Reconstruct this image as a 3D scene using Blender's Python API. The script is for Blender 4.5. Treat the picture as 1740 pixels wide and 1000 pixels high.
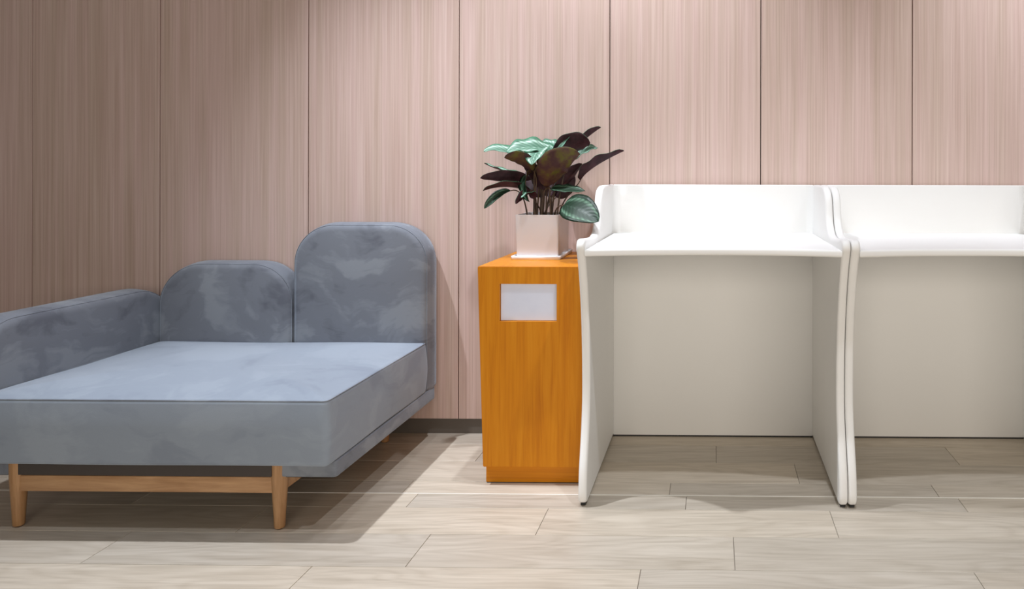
import bpy, bmesh, math, random
from mathutils import Vector, Matrix

for o in list(bpy.data.objects):
    bpy.data.objects.remove(o)
random.seed(7)
S = bpy.context.scene
COL = S.collection
PI = math.pi

# ------------------------------------------------------------------ camera
F_PX, YAW, ROLL = 1270.0, 0.0145, 0.002
cd = bpy.data.cameras.new('camera')
cam = bpy.data.objects.new('camera', cd)
COL.objects.link(cam)
cd.sensor_fit = 'HORIZONTAL'
cd.sensor_width = 36.0
cd.lens = 36.0 * F_PX / 1740.0
cd.shift_x = (870.0 - (1212.0 - F_PX * math.tan(YAW))) / 1740.0
cd.shift_y = (295.0 - 500.0) / 1740.0
cd.clip_start = 0.02
_r = Vector((math.cos(YAW), math.sin(YAW), 0))
_f = Vector((-math.sin(YAW), math.cos(YAW), 0))
_u = Vector((0, 0, 1))
_r2 = _r * math.cos(ROLL) + _u * math.sin(ROLL)
_u2 = _u * math.cos(ROLL) - _r * math.sin(ROLL)
cam.matrix_world = Matrix((
    (_r2.x, _u2.x, -_f.x, 0.0),
    (_r2.y, _u2.y, -_f.y, 0.0),
    (_r2.z, _u2.z, -_f.z, 1.05),
    (0, 0, 0, 1)))
S.camera = cam

# ------------------------------------------------------------------ light
w = bpy.data.worlds.new('world')
S.world = w
w.use_nodes = True
w.node_tree.nodes['Background'].inputs[0].default_value = (1.0, 0.94, 0.88, 1)
w.node_tree.nodes['Background'].inputs[1].default_value = 0.11


def downlight(name, loc, aim, watts, angle=90, blend=0.6, radius=0.03, col=(0.93, 0.975, 1.06)):
    l = bpy.data.lights.new(name, 'SPOT')
    l.energy = watts
    l.spot_size = math.radians(angle)
    l.spot_blend = blend
    l.shadow_soft_size = radius
    l.color = col
    o = bpy.data.objects.new(name, l)
    COL.objects.link(o)
    o.location = loc
    d = Vector(aim) - Vector(loc)
    o.rotation_euler = d.to_track_quat('-Z', 'Y').to_euler()
    return o


# ceiling downlights (above the frame); the last two are added for floor bounce
downlight('overhead_spot', (-1.72, 2.26, 3.00), (-0.95, 2.14, 0.0), 262, 72, 0.9)
downlight('overhead_spot', (-1.05, 2.64, 3.00), (-0.90, 2.85, 1.2), 25, 90, 0.9)
downlight('overhead_spot', (-0.48, 2.40, 3.00), (-0.45, 2.98, 1.75), 130, 78, 0.9)
downlight('overhead_spot', (1.55, 2.40, 3.00), (1.55, 2.98, 1.75), 125, 78, 0.9)
downlight('overhead_spot', (-1.70, 1.35, 3.00), (-1.65, 1.55, 0.0), 50, 72, 0.8)
downlight('overhead_spot', (0.45, 1.60, 3.00), (0.45, 1.70, 0.0), 95, 84, 0.8)
downlight('overhead_spot', (-0.20, 0.40, 3.00), (-0.20, 0.45, 0.0), 100, 60, 0.7)  # added spot, its floor bounce lifts the shade under the desks
downlight('overhead_spot', (1.25, 0.60, 3.00), (1.25, 0.75, 0.0), 130, 70, 0.7)  # second added spot for floor bounce toward the desks
# soft fill added behind the camera to brighten under the desks
al = bpy.data.lights.new('added_front_fill', 'AREA')
al.shape = 'RECTANGLE'
al.size, al.size_y = 4.4, 1.5
al.energy = 98
al.color = (1.0, 0.90, 0.785)
ao = bpy.data.objects.new('added_front_fill', al)
COL.objects.link(ao)
ao.location = (0.9, -2.2, 1.5)
ao.rotation_euler = (math.radians(90), 0, 0)

S.view_settings.view_transform = 'Standard'
S.view_settings.look = 'None'
S.view_settings.gamma = 1.0
S.view_settings.use_curve_mapping = False
S.view_settings.exposure = 0.0


# ------------------------------------------------------------------ helpers
def tag(o, label=None, cat=None, group=None, kind=None):
    if label:
        o['label'] = label
    if cat:
        o['category'] = cat
    if group:
        o['group'] = group
    if kind:
        o['kind'] = kind
    return o


def empty(name, loc=(0, 0, 0)):
    o = bpy.data.objects.new(name, None)
    o.empty_display_size = 0.1
    COL.objects.link(o)
    o.location = loc
    return o


def obj(name, mesh, mat=None, parent=None, smooth=None):
    """link a mesh whose coordinates are in world space; keep it there under its parent"""
    o = bpy.data.objects.new(name, mesh)
    COL.objects.link(o)
    if mat and not mesh.materials:
        mesh.materials.append(mat)
    if smooth is not None:
        for p in mesh.polygons:
            p.use_smooth = True
        mesh.set_sharp_from_angle(angle=math.radians(smooth))
        for p in mesh.polygons:
            if len(p.vertices) > 8:
                p.use_smooth = False
    if parent:
        o.parent = parent
        wm = Matrix.Identity(4)
        q = parent
        while q:
            wm = Matrix.Translation(q.location) @ wm
            q = q.parent
        o.location = -wm.translation
    return o


def from_bm(name, bm, mat, parent=None, smooth=None):
    bmesh.ops.recalc_face_normals(bm, faces=bm.faces[:])
    me = bpy.data.meshes.new(name)
    bm.to_mesh(me)
    bm.free()
    return obj(name, me, mat, parent, smooth)


def box_bm(x0, x1, y0, y1, z0, z1, r=0.0, seg=2, bm=None):
    bm2 = bmesh.new()
    m = Matrix.Translation(((x0 + x1) / 2, (y0 + y1) / 2, (z0 + z1) / 2)) @ Matrix.Diagonal((x1 - x0, y1 - y0, z1 - z0, 1))
    bmesh.ops.create_cube(bm2, size=1.0, matrix=m)
    if r > 0:
        bmesh.ops.bevel(bm2, geom=bm2.edges[:], offset=r, segments=seg, affect='EDGES', profile=0.5)
    if bm is None:
        return bm2
    me = bpy.data.meshes.new('t')
    bm2.to_mesh(me)
    bm2.free()
    bm.from_mesh(me)
    bpy.data.meshes.remove(me)
    return bm


def arch(a0, a1, b0, b1, rs, n=10, sub=6):
    """rounded rectangle, counter-clockwise; rs = radii (bottom-left, bottom-right, top-right, top-left)"""
    cs = ((a0, b0, 1, 1, PI), (a1, b0, -1, 1, 1.5 * PI), (a1, b1, -1, -1, 0), (a0, b1, 1, -1, 0.5 * PI))
    pts = []
    for (a, b, sa, sb, st), r in zip(cs, rs):
        if r <= 0:
            pts.append((a, b))
            continue
        for i in range(n + 1):
            t = st + 0.5 * PI * i / n
            pts.append((a + sa * r + r * math.cos(t), b + sb * r + r * math.sin(t)))
    out = []
    for i, p in enumerate(pts):           # split the long straight runs
        q = pts[(i + 1) % len(pts)]
        out.append(p)
        L = math.hypot(q[0] - p[0], q[1] - p[1])
        if L > 0.06:
            for k in range(1, sub):
                out.append((p[0] + (q[0] - p[0]) * k / sub, p[1] + (q[1] - p[1]) * k / sub))
    return out


def normals2(pts):
    n = len(pts)
    res = []
    for i in range(n):
        p, q, s = pts[i - 1], pts[i], pts[(i + 1) % n]
        e1 = Vector((q[0] - p[0], q[1] - p[1])).normalized()
        e2 = Vector((s[0] - q[0], s[1] - q[1])).normalized()
        n1, n2 = Vector((e1.y, -e1.x)), Vector((e2.y, -e2.x))
        m = n1 + n2
        if m.length < 1e-6:
            m = n1.copy()
        m.normalize()
        c = max(0.5, m.dot(n1))
        res.append(m / c)
    return res


def slab_bm(pts, d0, d1, xyz, r0=0.02, r1=0.02, seg=5, bulge=None, side=0.0, wob=None):
    """profile pts (ccw) swept from depth d0 to d1 with rounded rims; bulge = crown of the d0 face"""
    nm = normals2(pts)
    n = len(pts)
    rings = []
    ca = sum(p[0] for p in pts) / n
    cb = sum(p[1] for p in pts) / n

    def ring(ins, d, k=1.0):
        out = []
        for p, m in zip(pts, nm):
            a, b = p[0] - m.x * ins, p[1] - m.y * ins
            a, b = ca + (a - ca) * k, cb + (b - cb) * k
            out.append((a, b, d))
        return out
    sg = 1 if d1 > d0 else -1
    if bulge is not None:
        for k in (0.12, 0.25, 0.38, 0.5, 0.62, 0.73, 0.83, 0.91, 0.97):
            rings.append(ring(r0, d0 - sg * bulge * (1 - k ** 3), k))
    for i in range(seg + 1):
        t = 0.5 * PI * i / seg
        rings.append(ring(r0 * (1 - math.sin(t)), d0 + sg * r0 * (1 - math.cos(t))))
    a, b = d0 + sg * r0, d1 - sg * r1
    if side:
        for i in range(1, 8):
            u = i / 8
            rings.append(ring(-side * math.sin(PI * u), a + (b - a) * u))
    for i in range(seg + 1):
        t = 0.5 * PI * (1 - i / seg)
        rings.append(ring(r1 * (1 - math.sin(t)), d1 - sg * r1 * (1 - math.cos(t))))
    bm = bmesh.new()
    vr = []
    for rg in rings:
        row = []
        for (a_, b_, d_) in rg:
            v = Vector(xyz(a_, b_, d_))
            if wob:
                v += wob(v)
            row.append(bm.verts.new(v))
        vr.append(row)
    for i in range(len(vr) - 1):
        for j in range(n):
            k = (j + 1) % n
            bm.faces.new((vr[i][j], vr[i][k], vr[i + 1][k], vr[i + 1][j]))
    if bulge is not None:
        c = Vector(xyz(ca, cb, d0 - sg * bulge))
        if wob:
            c += wob(c)
        cv = bm.verts.new(c)
        for j in range(n):
            bm.faces.new((cv, vr[0][(j + 1) % n], vr[0][j]))
    else:
        bm.faces.new(vr[0][::-1])
    bm.faces.new(vr[-1])
    return bm


def tube_bm(pts, rad, sides=8, closed=False, bm=None, taper=None):
    bm = bm or bmesh.new()
    P = [Vector(p) for p in pts]
    n = len(P)
    rows = []
    up = Vector((0, 0, 1))
    prev = None
    for i, p in enumerate(P):
        a = P[i - 1] if (i > 0 or closed) else P[i]
        b = P[(i + 1) % n] if (i < n - 1 or closed) else P[i]
        t = (b - a).normalized()
        if prev is None:
            ref = up if abs(t.dot(up)) < 0.9 else Vector((1, 0, 0))
            x = t.cross(ref).normalized()
        else:
            x = (prev - t * prev.dot(t)).normalized()
        prev = x
        y = t.cross(x)
        rr = rad if taper is None else taper[i]
        rows.append([bm.verts.new(p + (x * math.cos(2 * PI * k / sides) + y * math.sin(2 * PI * k / sides)) * rr) for k in range(sides)])
    m = n if closed else n - 1
    for i in range(m):
        A, B = rows[i], rows[(i + 1) % n]
        for k in range(sides):
            q = (k + 1) % sides
            bm.faces.new((A[k], A[q], B[q], B[k]))
    if not closed:
        bm.faces.new(rows[0][::-1])
        bm.faces.new(rows[-1])
    return bm


def lathe_bm(prof, c, sides=24):
    bm = bmesh.new()
    rows = [[bm.verts.new((c[0] + r * math.cos(2 * PI * k / sides), c[1] + r * math.sin(2 * PI * k / sides), c[2] + z)) for k in range(sides)] for r, z in prof]
    for i in range(len(rows) - 1):
        for k in range(sides):
            q = (k + 1) % sides
            bm.faces.new((rows[i][k], rows[i][q], rows[i + 1][q], rows[i + 1][k]))
    bm.faces.new(rows[0][::-1])
    bm.faces.new(rows[-1])
    return bm


# ------------------------------------------------------------------ materials
class NT:
    def __init__(self, name):
        self.m = bpy.data.materials.new(name)
        self.m.use_nodes = True
        self.t = self.m.node_tree
        self.b = self.t.nodes['Principled BSDF']

    def n(self, typ, **kw):
        nd = self.t.nodes.new(typ)
        for k, v in kw.items():
            setattr(nd, k, v)
        return nd

    def link(self, a, b):
        self.t.links.new(a, b)

    def set(self, **kw):
        for k, v in kw.items():
            self.b.inputs[k.replace('_', ' ')].default_value = v

    def pos(self, scale, rnd=0.0):
        g = self.n('ShaderNodeNewGeometry')
        mp = self.n('ShaderNodeMapping')
        mp.inputs['Scale'].default_value = scale
        src = g.outputs['Position']
        if rnd:
            oi = self.n('ShaderNodeObjectInfo')
            mul = self.n('ShaderNodeMath', operation='MULTIPLY')
            mul.inputs[1].default_value = rnd
            self.link(oi.outputs['Random'], mul.inputs[0])
            ad = self.n('ShaderNodeVectorMath', operation='ADD')
            self.link(src, ad.inputs[0])
            self.link(mul.outputs[0], ad.inputs[1])
            src = ad.outputs[0]
        self.link(src, mp.inputs['Vector'])
        return mp.outputs[0]

    def noise(self, vec, scale=1.0, detail=4, rough=0.5, dist=0.0):
        nd = self.n('ShaderNodeTexNoise')
        nd.inputs['Scale'].default_value = scale
        nd.inputs['Detail'].default_value = detail
        nd.inputs['Roughness'].default_value = rough
        nd.inputs['Distortion'].default_value = dist
        self.link(vec, nd.inputs['Vector'])
        return nd.outputs['Fac']

    def ramp(self, fac, stops):
        r = self.n('ShaderNodeValToRGB')
        cr = r.color_ramp
        while len(cr.elements) < len(stops):
            cr.elements.new(0.5)
        for e, (p, c) in zip(cr.elements, stops):
            e.position = p
            e.color = (*c, 1) if len(c) == 3 else c
        self.link(fac, r.inputs[0])
        return r.outputs[0]

    def mix(self, fac, a, b, mode='MIX'):
        m = self.n('ShaderNodeMix', data_type='RGBA', blend_type=mode)
        if isinstance(fac, (int, float)):
            m.inputs[0].default_value = fac
        else:
            self.link(fac, m.inputs[0])
        for s, i in ((a, 6), (b, 7)):
            if isinstance(s, tuple):
                m.inputs[i].default_value = (*s, 1) if len(s) == 3 else s
            else:
                self.link(s, m.inputs[i])
        return m.outputs[2]

    def math(self, op, a, b=None, clamp=False):
        m = self.n('ShaderNodeMath', operation=op, use_clamp=clamp)
        for i, s in ((0, a), (1, b)):
            if s is None:
                continue
            if isinstance(s, (int, float)):
                m.inputs[i].default_value = s
            else:
                self.link(s, m.inputs[i])
        return m.outputs[0]

    def color(self, c):
        self.link(c, self.b.inputs['Base Color'])

    def bump(self, h, strength=0.2, dist=0.002):
        bp = self.n('ShaderNodeBump')
        bp.inputs['Strength'].default_value = strength
        bp.inputs['Distance'].default_value = dist
        self.link(h, bp.inputs['Height'])
        self.link(bp.outputs[0], self.b.inputs['Normal'])


def plain(name, c, rough=0.5, **kw):
    k = NT(name)
    k.set(Base_Color=(*c, 1), Roughness=rough, **kw)
    v = k.pos((30, 30, 30))
    nz = k.noise(v, 1.0, 3)
    k.color(k.mix(0.06, (*c, 1), k.ramp(nz, [(0.3, tuple(x * 0.6 for x in c)), (0.7, tuple(min(1, x * 1.2) for x in c))])))
    return k.m


M = {}
# vertical-grain veneer of the wall
k = NT('wall veneer')
v1 = k.pos((150, 150, 1.6), 7.0)
g1 = k.noise(v1, 1.0, 5, 0.62)
v2 = k.pos((26, 26, 0.5), 5.0)
g2 = k.noise(v2, 1.0, 3, 0.5)
c1 = k.ramp(g1, [(0.28, (0.45, 0.305, 0.25)), (0.5, (0.62, 0.462, 0.412)), (0.72, (0.77, 0.62, 0.565))])
c2 = k.ramp(g2, [(0.35, (0.53, 0.405, 0.325)), (0.65, (0.69, 0.505, 0.475))])
k.color(k.mix(0.45, c1, c2))
k.bump(g1, 0.12, 0.001)
k.set(Roughness=0.5)
k.b.inputs['Specular IOR Level'].default_value = 0.6
M['veneer'] = k.m

# pale oak floor planks, grain along X
k = NT('floor plank')
v1 = k.pos((2.6, 46, 1), 9.0)
g1 = k.noise(v1, 1.0, 8, 0.68, 1.0)
v2 = k.pos((1.3, 9, 1), 13.0)
g2 = k.noise(v2, 1.0, 3, 0.5, 1.6)
c1 = k.ramp(g1, [(0.25, (0.37, 0.32, 0.255)), (0.5, (0.55, 0.49, 0.41)), (0.75, (0.68, 0.62, 0.535))])
c2 = k.ramp(g2, [(0.3, (0.43, 0.375, 0.30)), (0.7, (0.62, 0.56, 0.475))])
ring = k.noise(k.pos((1.1, 7.5, 1), 17.0), 1.0, 2, 0.4, 0.3)
con = k.math('ADD', k.math('MULTIPLY', k.math('SINE', k.math('MULTIPLY', ring, 95.0)), 0.5), 0.5)
oi = k.n('ShaderNodeObjectInfo')
br = k.ramp(oi.outputs['Random'], [(0, (0.90, 0.90, 0.90)), (1, (1.05, 1.03, 1.0))])
rc = k.ramp(con, [(0.0, (0.945, 0.935, 0.92)), (0.35, (1.0, 0.995, 0.99)), (1.0, (1.035, 1.035, 1.035))])
k.color(k.mix(1.0, k.mix(1.0, k.mix(0.4, c1, c2), rc, 'MULTIPLY'), br, 'MULTIPLY'))
k.bump(g1, 0.1, 0.001)
k.set(Roughness=0.42)
M['plank'] = k.m
M['joint'] = plain('floor joint', (0.24, 0.21, 0.175), 0.8)
M['strip'] = plain('pale filler strip', (0.90, 0.87, 0.80), 0.4)
M['groove'] = plain('dark groove', (0.06, 0.04, 0.035), 0.9)
M['skirting'] = plain('grey brown skirting', (0.13, 0.115, 0.10), 0.35)
M['plaster'] = plain('white plaster', (0.75, 0.75, 0.74), 0.8)


# blue-grey velvet with brushed nap
def velvet(name, dark, mid, light):
    k = NT(name)
    # broad strokes of brushed nap, warped so that their borders look hand-swept
    warp = k.n('ShaderNodeTexNoise')
    warp.inputs['Scale'].default_value = 3.2
    warp.inputs['Detail'].default_value = 5
    g = k.n('ShaderNodeNewGeometry')
    k.link(g.outputs['Position'], warp.inputs['Vector'])
    wm = k.n('ShaderNodeVectorMath', operation='MULTIPLY')
    k.link(warp.outputs['Color'], wm.inputs[0])
    wm.inputs[1].default_value = (0.45, 0.45, 0.30)
    wa = k.n('ShaderNodeVectorMath', operation='ADD')
    k.link(g.outputs['Position'], wa.inputs[0])
    k.link(wm.outputs[0], wa.inputs[1])
    ms = k.n('ShaderNodeMapping')
    ms.inputs['Scale'].default_value = (3.6, 3.6, 5.2)
    k.link(wa.outputs[0], ms.inputs['Vector'])
    na = k.noise(ms.outputs[0], 1.0, 3, 0.55, 0.4)
    mb = k.n('ShaderNodeMapping')
    mb.inputs['Scale'].default_value = (7, 7, 60)
    k.link(wa.outputs[0], mb.inputs['Vector'])
    nb = k.noise(mb.outputs[0], 1.0, 3, 0.6)
    nc = k.noise(k.pos((900, 900, 900)), 1.0, 1)
    mix = k.math('ADD', k.math('MULTIPLY', na, 0.84), k.math('MULTIPLY', nb, 0.16))
    col = k.ramp(mix, [(0.36, dark), (0.45, mid), (0.51, mid), (0.59, light), (0.68, light)])
    k.color(col)
    k.set(Roughness=0.85)
    k.b.inputs['Sheen Weight'].default_value = 0.5
    k.b.inputs['Sheen Roughness'].default_value = 0.35
    k.b.inputs['Sheen Tint'].default_value = (0.75, 0.86, 1.0, 1)
    k.b.inputs['Specular IOR Level'].default_value = 0.15
    k.bump(k.math('ADD', k.math('MULTIPLY', mix, 4.0), nc), 0.22, 0.002)
    return k.m


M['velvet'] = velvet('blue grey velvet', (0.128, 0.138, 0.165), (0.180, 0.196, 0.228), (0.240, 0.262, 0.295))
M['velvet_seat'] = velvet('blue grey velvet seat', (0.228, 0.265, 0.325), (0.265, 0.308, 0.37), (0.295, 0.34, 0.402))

k = NT('beech wood')
v1 = k.pos((6, 60, 60), 3.0)
g1 = k.noise(v1, 1.0, 4, 0.6, 0.4)
k.color(k.ramp(g1, [(0.3, (0.36, 0.19, 0.085)), (0.7, (0.55, 0.33, 0.17))]))
k.set(Roughness=0.4)
M['beech'] = k.m
k = NT('beech wood upright')
v1 = k.pos((60, 60, 6), 3.0)
g1 = k.noise(v1, 1.0, 4, 0.6, 0.4)
k.color(k.ramp(g1, [(0.3, (0.33, 0.17, 0.07)), (0.7, (0.50, 0.29, 0.14))]))
k.set(Roughness=0.4)
M['beech_up'] = k.m
M['dark_strip'] = plain('dark brown strip', (0.06, 0.05, 0.045), 0.8)
M['black'] = plain('black rubber', (0.02, 0.02, 0.02), 0.6)


def orange(name, sc):
    k = NT(name)
    v1 = k.pos(sc, 0.0)
    g1 = k.noise(v1, 1.0, 5, 0.6, 0.5)
    k.color(k.ramp(g1, [(0.28, (0.48, 0.150, 0.004)), (0.5, (0.58, 0.205, 0.006)), (0.75, (0.65, 0.255, 0.012))]))
    k.set(Roughness=0.4)
    k.b.inputs['Specular IOR Level'].default_value = 0.22
    k.bump(g1, 0.06, 0.001)
    return k.m


M['orange'] = orange('orange stained wood', (55, 55, 2.5))
M['orange_h'] = orange('orange stained wood horizontal', (2.5, 30, 70))
M['card'] = plain('pale lavender card', (0.74, 0.79, 0.95), 0.4)

k = NT('white gloss laminate')
k.set(Roughness=0.5)
k.b.inputs['Specular IOR Level'].default_value = 0.3
k.color(k.mix(k.noise(k.pos((4, 4, 4)), 1.0, 2), (0.85, 0.85, 0.835), (0.875, 0.875, 0.86)))
M['white'] = k.m
k = NT('white glazed ceramic')
k.color(k.mix(k.noise(k.pos((8, 8, 8)), 1.0, 2), (0.64, 0.61, 0.62), (0.70, 0.67, 0.68)))
k.set(Roughness=0.12)
M['ceramic'] = k.m
M['saucer'] = plain('white saucer glaze', (0.86, 0.86, 0.89), 0.25)
M['soil'] = plain('dark potting soil', (0.03, 0.02, 0.015), 0.95)


# leaf blades: u runs along the midrib, v across
def leafmat(name, base, band, edge, feath=1.0):
    k = NT(name)
    uv = k.n('ShaderNodeUVMap', uv_map='UVMap')
    sp = k.n('ShaderNodeSeparateXYZ')
    k.link(uv.outputs[0], sp.inputs[0])
    u, v = sp.outputs[0], sp.outputs[1]
    a = k.math('ABSOLUTE', k.math('SUBTRACT', v, 0.5))          # 0 midrib .. 0.5 margin
    nz = k.noise(k.pos((55, 55, 55)), 1.0, 3)
    aw = k.math('ADD', a, k.math('MULTIPLY', k.math('SUBTRACT', nz, 0.5), 0.10))
    feather = k.math('SINE', k.math('SUBTRACT', k.math('MULTIPLY', u, 58.0), k.math('MULTIPLY', a, 34.0)))
    f01 = k.math('ADD', k.math('MULTIPLY', feather, 0.5), 0.5)
    prof = k.ramp(aw, [(0.0, (0.55 * feath,) * 3), (0.035, (0.12 * feath,) * 3), (0.22, (0.28 * feath,) * 3), (0.33, (1,) * 3), (0.38, (0.25 * feath,) * 3), (0.5, (0.0,) * 3)])
    amt = k.math('MULTIPLY', prof, k.math('ADD', k.math('MULTIPLY', f01, 0.6), 0.45), True)
    col = k.mix(amt, base, band)
    rim = k.ramp(aw, [(0.40, (0, 0, 0)), (0.47, (1, 1, 1))])
    col = k.mix(k.math('MULTIPLY', rim, 0.7), col, edge)
    k.color(col)
    k.set(Roughness=0.42)
    k.b.inputs['Specular IOR Level'].default_value = 0.3
    k.bump(f01, 0.2, 0.001)
    return k.m


M['leaf_pale'] = leafmat('pale variegated leaf top', (0.020, 0.115, 0.060), (0.60, 0.82, 0.70), (0.05, 0.19, 0.10))
M['leaf_dark'] = leafmat('dark green leaf top', (0.004, 0.021, 0.008), (0.13, 0.24, 0.16), (0.003, 0.015, 0.006), 0.35)
k = NT('burgundy leaf underside')
k.color(k.ramp(k.noise(k.pos((30, 30, 30)), 1.0, 3, 0.6), [(0.35, (0.022, 0.007, 0.010)), (0.65, (0.060, 0.020, 0.028))]))
k.set(Roughness=0.5)
k.b.inputs['Specular IOR Level'].default_value = 0.25
M['burgundy'] = k.m
k = NT('olive brown leaf underside')
k.color(k.ramp(k.noise(k.pos((26, 26, 26)), 1.0, 3, 0.6), [(0.40, (0.060, 0.024, 0.026)), (0.52, (0.085, 0.045, 0.025)), (0.64, (0.10, 0.085, 0.015))]))
k.set(Roughness=0.5)
k.b.inputs['Specular IOR Level'].default_value = 0.25
M['olive'] = k.m
k = NT('leaf stalk')
k.color(k.ramp(k.noise(k.pos((90, 90, 12)), 1.0, 3), [(0.35, (0.035, 0.016, 0.010)), (0.7, (0.13, 0.075, 0.035))]))
k.set(Roughness=0.5)
M['stalk'] = k.m

# ------------------------------------------------------------------ floor
XL, XR, YF, YB = -3.6, 3.4, -0.6, 3.012
floor = tag(from_bm('floor', box_bm(XL, XR, YF, YB, -0.05, -0.003), M['joint']), kind='structure')
LEN, GAP = 0.88, 0.0015
plank_meshes = {}


def plank(x0, x1, y0, y1):
    key = (round(x1 - x0, 3), round(y1 - y0, 4))
    if key not in plank_meshes:
        bm = box_bm(-(x1 - x0) / 2 + GAP / 2, (x1 - x0) / 2 - GAP / 2, -(y1 - y0) / 2 + GAP / 2, (y1 - y0) / 2 - GAP / 2, -0.008, 0.0)
        top = [e for e in bm.edges if all(v.co.z > -0.001 for v in e.verts)]
        bmesh.ops.bevel(bm, geom=top, offset=0.0007, segments=1, affect='EDGES')
        me = bpy.data.meshes.new('plank')
        bm.to_mesh(me)
        bm.free()
        me.materials.append(M['plank'])
        plank_meshes[key] = me
    o = bpy.data.objects.new('plank', plank_meshes[key])
    COL.objects.link(o)
    o.parent = floor
    o.location = ((x0 + x1) / 2, (y0 + y1) / 2, 0.0)


rows = [(1.804, 1.983, -0.19), (1.983, 2.165, 0.06), (2.165, 2.338, -0.515), (2.338, 2.4375, -0.085),
        (2.4405, 2.54, -0.142), (2.54, 2.715, 0.295), (2.715, 2.89, 0.013), (2.89, 3.008, 0.40)]
y, off = 1.804, 0.3
while y > YF + 0.2:
    rows.append((y - 0.18, y, off))
    y -= 0.18
    off = (off + 0.37) % LEN
for (y0, y1, xs) in rows:
    x = xs - math.ceil((xs - XL) / LEN) * LEN
    while x < XR:
        a, b = max(x, XL), min(x + LEN, XR)
        if b - a > 0.02:
            plank(a, b, y0, y1)
        x += LEN
tag(from_bm('trim_1', box_bm(XL, XR, 2.4370, 2.4412, -0.004, 0.0008), M['strip']), kind='structure')

# ------------------------------------------------------------------ wall
wall = tag(from_bm('wall_back', box_bm(XL, XR, 3.014, 3.12, -0.05, 2.75), M['groove']), kind='structure')
seams = [-3.60, -3.30, -2.770, -2.245, -1.638, -1.026, -0.417, 0.190, 0.795, 1.40, 2.01, 2.62, 3.40]
for a, b in zip(seams[:-1], seams[1:]):
    bm = box_bm(a + 0.0018, b - 0.0018, 3.0, 3.018, 0.0606, 2.745)
    fr = [e for e in bm.edges if all(v.co.y < 3.001 for v in e.verts)]
    bmesh.ops.bevel(bm, geom=fr, offset=0.0008, segments=1, affect='EDGES')
    from_bm('panel', bm, M['veneer'], wall)
tag(from_bm('baseboard_back', box_bm(XL, XR, 3.009, 3.016, -0.002, 0.0625), M['skirting']), kind='structure')

# ------------------------------------------------------------------ sofa
sofa = tag(empty('sofa', (-1.65, 2.55, 0)), 'blue-grey velvet corner sofa with stepped rounded backrests on beech legs', 'sofa')
XZY = lambda a, b, d: (a, d, b)          # profile in XZ, depth along Y
YZX = lambda a, b, d: (d, a, b)          # profile in YZ, depth along X
XYZ_ = lambda a, b, d: (a, b, d)         # profile in plan, depth along Z


def wobble(amp, f):
    def fn(v):
        return Vector((0, 0, amp * (math.sin(v.x * f + 1.3) * math.sin(v.y * f * 1.3 + 0.4))))
    return fn


# seat cushion: crowned top, slightly bulging sides
seat_prof = arch(-2.15, -1.105, 2.128, 2.872, (0.016, 0.016, 0.016, 0.016), 5, 14)
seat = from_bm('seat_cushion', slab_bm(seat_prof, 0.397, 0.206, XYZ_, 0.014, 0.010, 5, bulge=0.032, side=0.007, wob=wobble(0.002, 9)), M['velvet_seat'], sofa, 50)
nm = normals2(seat_prof)
loop = [(p[0] - m.x * 0.0035, p[1] - m.y * 0.0035, 0.3938) for p, m in zip(seat_prof, nm)]
from_bm('piping', tube_bm(loop, 0.0017, 6, True), M['velvet'], seat, 60)
# upholstered base below the cushion
base = from_bm('base', slab_bm(arch(-2.24, -1.103, 2.176, 2.955, (0.012,) * 4, 4, 2), 0.157, 0.205, XYZ_, 0.006, 0.004, 3), M['velvet'], sofa, 40)
from_bm('underside_absorber', box_bm(-2.235, -1.115, 2.186, 2.945, 0.1535, 0.1575), M['black'], sofa)  # unseen black sheet added to cut bounce light under the sofa
from_bm('front_strip', box_bm(-2.045, -1.292, 2.170, 2.180, 0.160, 0.206, 0.002), M['dark_strip'], sofa, 40)  # dark strip across the base front, between the legs


def back_module(x0, x1, ztop, y0, y1, zb, rl, rr):
    pr = arch(x0, x1, zb, ztop, (0.02, 0.02, rr, rl), 14, 6)
    o = from_bm('backrest', slab_bm(pr, y0, y1, XZY, 0.030, 0.026, 6, bulge=0.014, side=0.004), M['velvet'], sofa, 50)
    nn = normals2(pr)
    lp = [(p[0] - m.x * 0.004, y0 + 0.0125, p[1] - m.y * 0.0055) for p, m in zip(pr, nn)]
    from_bm('piping', tube_bm(lp, 0.0013, 6, True), M['velvet'], o, 60)


back_module(-1.629, -1.104, 0.853, 2.868, 2.988, 0.197, 0.155, 0.155)
back_module(-2.160, -1.632, 0.700, 2.868, 2.988, 0.197, 0.170, 0.155)
arm_prof = arch(2.128, 2.988, 0.20, 0.606, (0.02, 0.02, 0.20, 0.17), 14, 8)
arm = from_bm('armrest', slab_bm(arm_prof, -2.155, -2.275, YZX, 0.030, 0.026, 6, bulge=0.008, side=0.004), M['velvet'], sofa, 50)
nn = normals2(arm_prof)
from_bm('piping', tube_bm([(-2.1675, p[0] - m.x * 0.0055, p[1] - m.y * 0.0055) for p, m in zip(arm_prof, nn)], 0.0013, 6, True), M['velvet'], arm, 60)
for lx in (-1.280, -2.062):
    for ly in (2.192, 2.900):
        leg = from_bm('leg', lathe_bm([(0.010, 0.0), (0.0135, 0.0015), (0.0150, 0.005), (0.0165, 0.04), (0.0195, 0.09), (0.0225, 0.14), (0.0232, 0.204)], (lx, ly, 0.002), 24), M['beech_up'], sofa, 45)
        from_bm('glide', lathe_bm([(0.009, 0.0), (0.010, 0.0025)], (lx, ly, 0.0), 16), M['black'], leg, 45)
for ly in (2.188, 2.904):
    from_bm('rail', box_bm(-2.062, -1.280, ly - 0.011, ly + 0.011, 0.1095, 0.1565, 0.003), M['beech'], sofa, 40)
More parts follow.
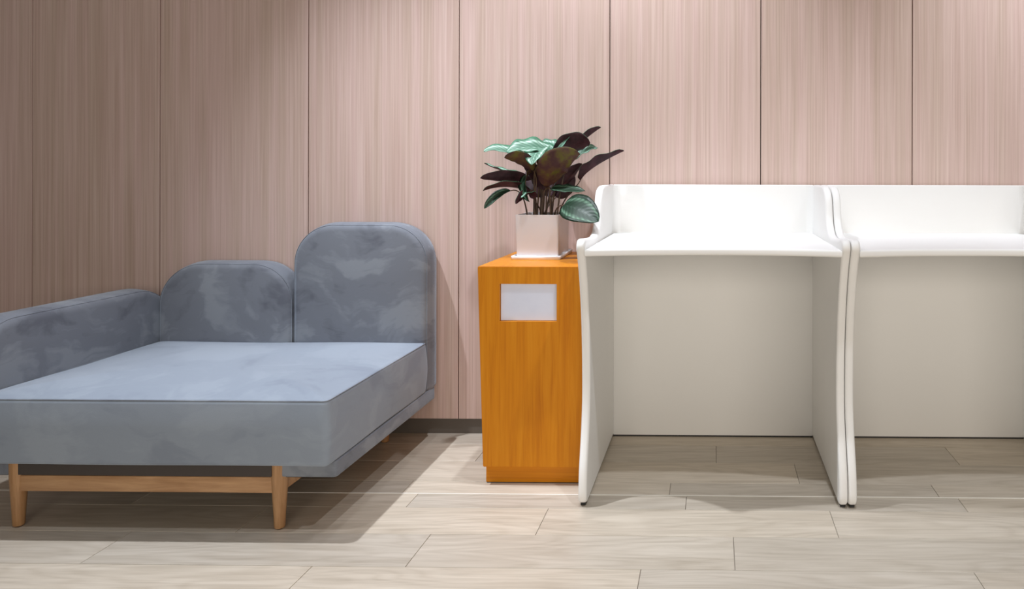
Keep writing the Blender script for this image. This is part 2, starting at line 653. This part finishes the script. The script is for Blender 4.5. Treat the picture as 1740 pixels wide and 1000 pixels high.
for lx in (-1.280, -2.062):
    from_bm('rail', box_bm(lx - 0.011, lx + 0.011, 2.20, 2.89, 0.1095, 0.1565, 0.003), M['beech'], sofa, 40)

# ------------------------------------------------------------------ orange cabinet
cab = tag(empty('cabinet', (-0.61, 2.75, 0)), 'narrow orange-stained wooden cabinet with a recessed pale card window', 'cabinet')


def cab_x(z, left):
    """the carcass narrows a little toward the plinth"""
    t = (z - 0.0625) / (0.7364 - 0.0625)
    return (-0.7735 - 0.0195 * t) if left else (-0.4385 + 0.006 * t)


CY0, CY1 = 2.505, 2.994
wx0, wx1, wz0, wz1 = -0.718, -0.5255, 0.5525, 0.6785
bm = bmesh.new()
T, B = 0.7364, 0.0625
fo = [bm.verts.new((cab_x(B, 1), CY0, B)), bm.verts.new((cab_x(B, 0), CY0, B)), bm.verts.new((cab_x(T, 0), CY0, T)), bm.verts.new((cab_x(T, 1), CY0, T))]
fi = [bm.verts.new(p) for p in ((wx0, CY0, wz0), (wx1, CY0, wz0), (wx1, CY0, wz1), (wx0, CY0, wz1))]
bi = [bm.verts.new((v.co.x, CY0 + 0.016, v.co.z)) for v in fi]
bo = [bm.verts.new((v.co.x, CY1, v.co.z)) for v in fo]
for i in range(4):
    j = (i + 1) % 4
    bm.faces.new((fo[i], fo[j], fi[j], fi[i]))
    bm.faces.new((fi[i], fi[j], bi[j], bi[i]))
    bm.faces.new((fo[j], fo[i], bo[i], bo[j]))
bm.faces.new(bi)
bm.faces.new(bo[::-1])
outer = [e for e in bm.edges if all(v in fo or v in bo for v in e.verts)]
bmesh.ops.bevel(bm, geom=outer, offset=0.0018, segments=2, affect='EDGES')
from_bm('body', bm, M['orange'], cab, 30)
from_bm('card_window', box_bm(wx0 + 0.0012, wx1 - 0.0012, CY0 + 0.0125, CY0 + 0.0155, wz0 + 0.0012, wz1 - 0.0012), M['card'], cab)
from_bm('plinth', box_bm(-0.7695, -0.445, 2.528, 2.985, 0.003, 0.064, 0.0012), M['orange_h'], cab, 30)
from_bm('base_edge', box_bm(-0.768, -0.447, 2.530, 2.983, 0.0, 0.0035), M['black'], cab)

# ------------------------------------------------------------------ desks
side_front = [(2.372, 0.006), (2.357, 0.011), (2.3485, 0.022), (2.3455, 0.045), (2.354, 0.11), (2.3735, 0.169), (2.392, 0.225), (2.4065, 0.287), (2.4115, 0.34), (2.411, 0.40),
              (2.4055, 0.49), (2.3935, 0.57), (2.377, 0.643), (2.352, 0.72), (2.324, 0.779), (2.3065, 0.806)]
side_top = [(2.302, 0.819), (2.304, 0.831), (2.312, 0.841), (2.325, 0.846), (2.35, 0.8455), (2.39, 0.8425), (2.45, 0.8385), (2.52, 0.836), (2.556, 0.8385), (2.585, 0.845), (2.611, 0.858), (2.630, 0.876), (2.643, 0.90),
            (2.652, 0.93), (2.664, 0.962), (2.684, 0.985), (2.712, 0.9985), (2.745, 1.0045), (2.785, 1.0065), (2.99, 1.0065)]
HW, TH = 0.397, 0.027


def densify(p, n=3):
    """smooth a polyline with Catmull-Rom between its points"""
    out = []
    for i in range(len(p) - 1):
        p0, p1, p2, p3 = p[max(i - 1, 0)], p[i], p[i + 1], p[min(i + 2, len(p) - 1)]
        for j in range(n):
            t = j / n
            out.append(tuple(0.5 * ((2 * p1[q]) + (-p0[q] + p2[q]) * t + (2 * p0[q] - 5 * p1[q] + 4 * p2[q] - p3[q]) * t * t + (-p0[q] + 3 * p1[q] - 3 * p2[q] + p3[q]) * t ** 3) for q in (0, 1)))
    out.append(p[-1])
    return out


curve = densify(side_front + side_top, 3)         # front foot -> up -> top back
prof_ccw = [(2.99, 0.006)] + [(2.99, 1.0065)] + curve[::-1][1:]
prof_ccw[1:2] = [(2.99, 0.4), (2.99, 1.0065)]


def make_desk(cx, hw, label, group):
    d = tag(empty('desk', (cx, 2.68, 0)), label, 'desk', group)
    for s in (-1, 1):
        d0, d1 = (cx + s * hw, cx + s * (hw + TH))
        o = from_bm('side_panel', slab_bm(prof_ccw, d0, d1, YZX, 0.009, 0.009, 5), M['white'], d, 35)
        from_bm('glide', box_bm(min(d0, d1) + 0.006, max(d0, d1) - 0.006, 2.362, 2.985, 0.0, 0.007), M['black'], o)
    # worktop with a concave front edge
    n = 28
    fr = []
    for i in range(n + 1):
        u = -1 + 2 * i / n
        fr.append((cx + u * (hw + 0.001), 2.308 + 0.052 * (1 - abs(u) ** 2.2)))
    pr = fr + [(cx + hw + 0.001, 2.985), (cx - hw - 0.001, 2.985)]
    from_bm('worktop', slab_bm(pr, 0.8155, 0.7925, XYZ_, 0.008, 0.006, 4), M['white'], d, 35)
    from_bm('upper_back_panel', box_bm(cx - hw - 0.001, cx + hw + 0.001, 2.972, 2.990, 0.80, 1.0065, 0.004, 3), M['white'], d, 35)
    # coved corners of the upper tray
    for s in (-1, 1):
        bm = bmesh.new()
        cr = 0.028
        lo, hi = [], []
        pts = [(cx + s * (hw + 0.0005), 2.9725)]
        for i in range(9):
            t = 0.5 * PI * i / 8
            pts.append((cx + s * (hw - cr + cr * math.sin(t)), 2.972 - cr + cr * math.cos(t)))
        lo = [bm.verts.new((p[0], p[1], 0.814)) for p in pts]
        hi = [bm.verts.new((p[0], p[1], 1.004)) for p in pts]
        m = len(pts)
        for i in range(m):
            j = (i + 1) % m
            bm.faces.new((lo[i], lo[j], hi[j], hi[i]))
        bm.faces.new(lo[::-1])
        bm.faces.new(hi)
        from_bm('cove', bm, M['white'], d, 40)
    from_bm('lower_back_panel', box_bm(cx - hw - 0.001, cx + hw + 0.001, 2.986, 2.996, 0.006, 0.80, 0.001), M['white'], d, 35)
    from_bm('glide', box_bm(cx - hw, cx + hw, 2.988, 2.995, 0.0, 0.007), M['black'], d)
    return d


make_desk(0.0, HW, 'white moulded study desk with curved sides standing beside the orange cabinet', 'white study desks along the wall')
make_desk(0.8445, 0.3915, 'white moulded study desk cut off by the right edge, right of the other desk', 'white study desks along the wall')

# ------------------------------------------------------------------ planter
PX0, PX1, PY0, PY1, PZ0, PZ1 = -0.7205, -0.5640, 2.712, 2.915, 0.7505, 0.899
bm = bmesh.new()


def rect(x0, x1, y0, y1, z, bm):
    return [bm.verts.new(p) for p in ((x0, y0, z), (x1, y0, z), (x1, y1, z), (x0, y1, z))]


def loft(bm, rs, cap0=True, cap1=True):
    for A, Bq in zip(rs[:-1], rs[1:]):
        for i in range(4):
            j = (i + 1) % 4
            bm.faces.new((A[i], A[j], Bq[j], Bq[i]))
    if cap0:
        bm.faces.new(rs[0][::-1])
    if cap1:
        bm.faces.new(rs[-1])


loft(bm, [rect(-0.732, -0.558, 2.7015, 2.9535, 0.7368, bm), rect(-0.7335, -0.5565, 2.700, 2.955, 0.7495, bm),
          rect(-0.7305, -0.5595, 2.703, 2.952, 0.7515, bm), rect(-0.7270, -0.5630, 2.7065, 2.9485, 0.7425, bm)])
bmesh.ops.bevel(bm, geom=[e for e in bm.edges if abs(e.verts[0].co.z - e.verts[1].co.z) > 0.002], offset=0.003, segments=2, affect='EDGES')
saucer = tag(from_bm('saucer', bm, M['saucer'], None, 30), 'shallow white ceramic saucer under the plant pot', 'saucer')

plant = tag(empty('potted_plant', (-0.642, 2.81, 0.7425)), 'leafy calathea with green and burgundy leaves in a white square pot', 'plant')
bm = bmesh.new()
loft(bm, [rect(PX0 + 0.004, PX1 - 0.001, PY0 + 0.004, PY1 - 0.003, 0.7428, bm), rect(PX0, PX1, PY0, PY1, PZ1, bm),
          rect(PX0 + 0.006, PX1 - 0.006, PY0 + 0.006, PY1 - 0.006, PZ1, bm), rect(PX0 + 0.009, PX1 - 0.008, PY0 + 0.009, PY1 - 0.008, 0.80, bm)])
bmesh.ops.bevel(bm, geom=[e for e in bm.edges if abs(e.verts[0].co.z - e.verts[1].co.z) > 0.05], offset=0.003, segments=2, affect='EDGES')
from_bm('pot', bm, M['ceramic'], plant, 30)
bm = bmesh.new()
bmesh.ops.create_grid(bm, x_segments=14, y_segments=16, size=0.5, matrix=Matrix.Translation(((PX0 + PX1) / 2, (PY0 + PY1) / 2, 0.884)) @ Matrix.Diagonal((PX1 - PX0 - 0.0145, PY1 - PY0 - 0.0145, 1, 1)))
for v in bm.verts:
    v.co.z += random.uniform(-0.004, 0.005)
from_bm('soil', bm, M['soil'], plant, 80)


def bez(B, Mi, T, t):
    C = Mi * 2 - (B + T) * 0.5
    return B * (1 - t) ** 2 + C * (2 * t * (1 - t)) + T * t * t


def leaf(B, Mi, T, w, N, fold, wave, top, under, root):
    B, Mi, T, N = Vector(B), Vector(Mi), Vector(T), Vector(N).normalized()
    nu, nv = 22, 10
    th = 0.0005
    ph = random.uniform(0, 6)
    topv, botv, uvs = [], [], []
    for i in range(nu + 1):
        t = i / nu
        p = bez(B, Mi, T, t)
        d = (bez(B, Mi, T, min(1, t + 0.02)) - bez(B, Mi, T, max(0, t - 0.02))).normalized()
        nrm = (N - d * N.dot(d)).normalized()
        s = d.cross(nrm).normalized()
        hw = w * (math.sin(PI * min(1, t ** 0.85)) ** 0.62 if 0 < t < 1 else 0.0) + 0.0006
        for j in range(nv + 1):
            q = -1 + 2 * j / nv
            e = abs(q)
            off = nrm * (hw * (fold * e + 0.10 * e * e) + w * wave * (e ** 2) * math.sin(t * 19 + ph + (1.7 if q > 0 else 0)) - (0.0008 if j == nv // 2 else 0))
            c = p + s * (hw * q * (1 - 0.12 * fold * e)) + off
            topv.append(c + nrm * th)
            botv.append(c - nrm * th)
            uvs.append((t, j / nv))
    nn_ = (nu + 1) * (nv + 1)
    faces, fm = [], []
    idx = lambda i, j: i * (nv + 1) + j
    for i in range(nu):
        for j in range(nv):
            a, b, c, d = idx(i, j), idx(i + 1, j), idx(i + 1, j + 1), idx(i, j + 1)
            faces.append((a, d, c, b)); fm.append(0)
            faces.append((a + nn_, b + nn_, c + nn_, d + nn_)); fm.append(1)
    rim = [idx(i, 0) for i in range(nu + 1)] + [idx(nu, j) for j in range(1, nv + 1)] + [idx(i, nv) for i in range(nu - 1, -1, -1)] + [idx(0, j) for j in range(nv - 1, 0, -1)]
    for a, b in zip(rim, rim[1:] + rim[:1]):
        faces.append((a, b, b + nn_, a + nn_)); fm.append(0)
    me = bpy.data.meshes.new('leaf')
    me.from_pydata([tuple(v) for v in topv + botv], [], faces)
    me.materials.append(top)
    me.materials.append(under)
    uvl = me.uv_layers.new(name='UVMap')
    alluv = uvs + uvs
    for l in me.loops:
        uvl.data[l.index].uv = alluv[l.vertex_index]
    for p, mi in zip(me.polygons, fm):
        p.material_index = mi
        p.use_smooth = True
    bmx = bmesh.new()
    bmx.from_mesh(me)
    bmesh.ops.recalc_face_normals(bmx, faces=bmx.faces[:])
    bmx.to_mesh(me)
    bmx.free()
    o = obj('leaf', me, None, plant)
    # stalk from the soil to the blade
    r0 = Vector(root)
    dirb = (bez(B, Mi, T, 0.05) - B).normalized()
    c1 = r0 + Vector(((B.x - r0.x) * 0.12, (B.y - r0.y) * 0.12, (B.z - r0.z) * 0.6))
    c2 = B - dirb * min(0.05, 0.35 * (B - r0).length)
    pts = []
    for i in range(13):
        t = i / 12
        pts.append(r0 * (1 - t) ** 3 + c1 * 3 * t * (1 - t) ** 2 + c2 * 3 * t * t * (1 - t) + B * t ** 3)
    from_bm('stalk', tube_bm(pts, 0.002, 7, taper=[0.0034 - 0.0016 * i / 12 for i in range(13)]), M['stalk'], o, 60)


LEAVES = [
    ((-0.664, 2.8, 1.075), (-0.764, 2.76, 1.129), (-0.839, 2.72, 1.13), 0.036, (0.1, -0.45, 0.88), 0.25, 0.05),  # green upper-left leaf
    ((-0.596, 2.86, 1.123), (-0.679, 2.8, 1.148), (-0.76, 2.74, 1.129), 0.05, (0.05, -0.62, 0.78), 0.15, 0.12),  # pale central leaf
    ((-0.644, 2.84, 1.145), (-0.654, 2.76, 1.129), (-0.657, 2.7, 1.081), 0.045, (-0.15, -0.75, 0.65), 0.1, 0.06),  # pale front lobe
    ((-0.667, 2.76, 1.06), (-0.703, 2.72, 1.102), (-0.758, 2.7, 1.106), 0.03, (-0.1, 0.8, 0.6), 0.15, 0.05),  # olive underside
    ((-0.733, 2.9, 1.046), (-0.816, 2.89, 1.06), (-0.883, 2.87, 1.089), 0.026, (-0.1, -0.12, 1), 0.2, 0.08),  # thin left curl
    ((-0.686, 2.8, 1.027), (-0.768, 2.76, 1.038), (-0.855, 2.73, 1.033), 0.026, (0, 0.85, 0.55), 0.1, 0.05),  # left burgundy
    ((-0.69, 2.8, 0.982), (-0.762, 2.74, 1.001), (-0.835, 2.7, 0.987), 0.034, (0, 0.22, 0.97), 0.35, 0.05),  # left lower
    ((-0.756, 2.78, 0.985), (-0.801, 2.76, 0.961), (-0.843, 2.74, 0.92), 0.02, (0.55, -0.15, 0.8), 0.5, 0.03),  # left lowest
    ((-0.685, 2.76, 0.986), (-0.699, 2.74, 0.969), (-0.722, 2.72, 0.939), 0.018, (-0.3, 0.7, 0.6), 0.3, 0.05),  # small drooping
    ((-0.593, 2.8, 1.087), (-0.531, 2.8, 1.155), (-0.46, 2.79, 1.164), 0.052, (-0.45, 0.72, 0.53), 0.18, 0.06),  # upper dark
    ((-0.513, 2.86, 1.162), (-0.478, 2.88, 1.197), (-0.437, 2.9, 1.23), 0.02, (-0.6, -0.05, 0.8), 0.9, 0.02),  # topmost narrow
    ((-0.558, 2.86, 1.087), (-0.5, 2.88, 1.133), (-0.449, 2.9, 1.15), 0.032, (-0.25, -0.55, 0.8), 0.25, 0.1),  # right green
    ((-0.615, 2.76, 0.999), (-0.571, 2.71, 1.081), (-0.487, 2.73, 1.12), 0.058, (-0.25, 0.85, 0.45), 0.22, 0.05),  # front burgundy
    ((-0.506, 2.84, 1.024), (-0.454, 2.85, 1.076), (-0.345, 2.88, 1.138), 0.034, (-0.45, 0.35, 0.82), 0.5, 0.12),  # far right
    ((-0.597, 2.74, 0.997), (-0.537, 2.72, 0.991), (-0.466, 2.71, 0.987), 0.03, (0, -0.45, 0.89), 0.12, 0.06),  # right lower green
    ((-0.539, 2.68, 0.935), (-0.471, 2.62, 0.923), (-0.395, 2.57, 0.885), 0.057, (0.12, -0.9, 0.42), 0.06, 0.02),  # round dark green
    ((-0.603, 2.84, 0.979), (-0.549, 2.85, 1.038), (-0.505, 2.87, 1.088), 0.03, (-0.55, 0.65, 0.5), 0.3, 0.05),  # narrow burgundy
    ((-0.679, 2.78, 1.055), (-0.691, 2.74, 1.016), (-0.672, 2.72, 0.946), 0.034, (-0.75, -0.3, 0.55), 0.3, 0.05),  # dark hanging
    ((-0.647, 2.75, 1.081), (-0.621, 2.74, 1.107), (-0.591, 2.74, 1.135), 0.018, (-0.5, 0.7, 0.5), 0.2, 0.05),  # olive sliver
    ((-0.604, 2.92, 1.111), (-0.641, 2.93, 1.158), (-0.69, 2.95, 1.163), 0.034, (0.1, -0.65, 0.75), 0.15, 0.15),  # rear pale
    ((-0.635, 2.8, 0.989), (-0.654, 2.79, 1.038), (-0.707, 2.78, 1.075), 0.04, (-0.2, 0.8, 0.5), 0.2, 0.05),  # inner dark
    ((-0.659, 2.84, 0.959), (-0.687, 2.86, 1.015), (-0.72, 2.9, 1.065), 0.04, (-0.5, 0.7, 0.5), 0.2, 0.05),  # core dark A
    ((-0.625, 2.86, 0.959), (-0.634, 2.9, 1.026), (-0.664, 2.93, 1.102), 0.045, (0, 0.9, 0.4), 0.2, 0.05),  # core dark B
    ((-0.603, 2.86, 0.959), (-0.573, 2.88, 1.01), (-0.559, 2.9, 1.072), 0.038, (0.3, 0.85, 0.4), 0.2, 0.05),  # core dark C
    ((-0.602, 2.78, 1.113), (-0.56, 2.78, 1.159), (-0.531, 2.79, 1.201), 0.014, (-0.6, -0.65, 0.4), 0.3, 0.08),  # pale upright edge
    ((-0.658, 2.74, 0.956), (-0.67, 2.72, 0.974), (-0.695, 2.7, 0.961), 0.02, (-0.3, -0.2, 0.9), 0.3, 0.1),  # core low
]
DARK_TOP = {7, 14, 15, 17}
OLIVE = {3, 12, 18, 17}
for i, (B_, M_, T_, w_, N_, f_, wv_) in enumerate(LEAVES):
    a = random.uniform(0, 2 * PI)
    rr = random.uniform(0.01, 0.045)
    fx = max(-0.69, min(-0.585, -0.640 + (B_[0] + 0.64) * 0.35 + rr * 0.5 * math.cos(a)))
    fy = max(2.745, min(2.88, 2.80 + (B_[1] - 2.80) * 0.4 + rr * math.sin(a)))
    leaf(B_, M_, T_, w_, N_, f_, wv_, M['leaf_dark'] if i in DARK_TOP else M['leaf_pale'], M['olive'] if i in OLIVE else M['burgundy'], (fx, fy, 0.876))
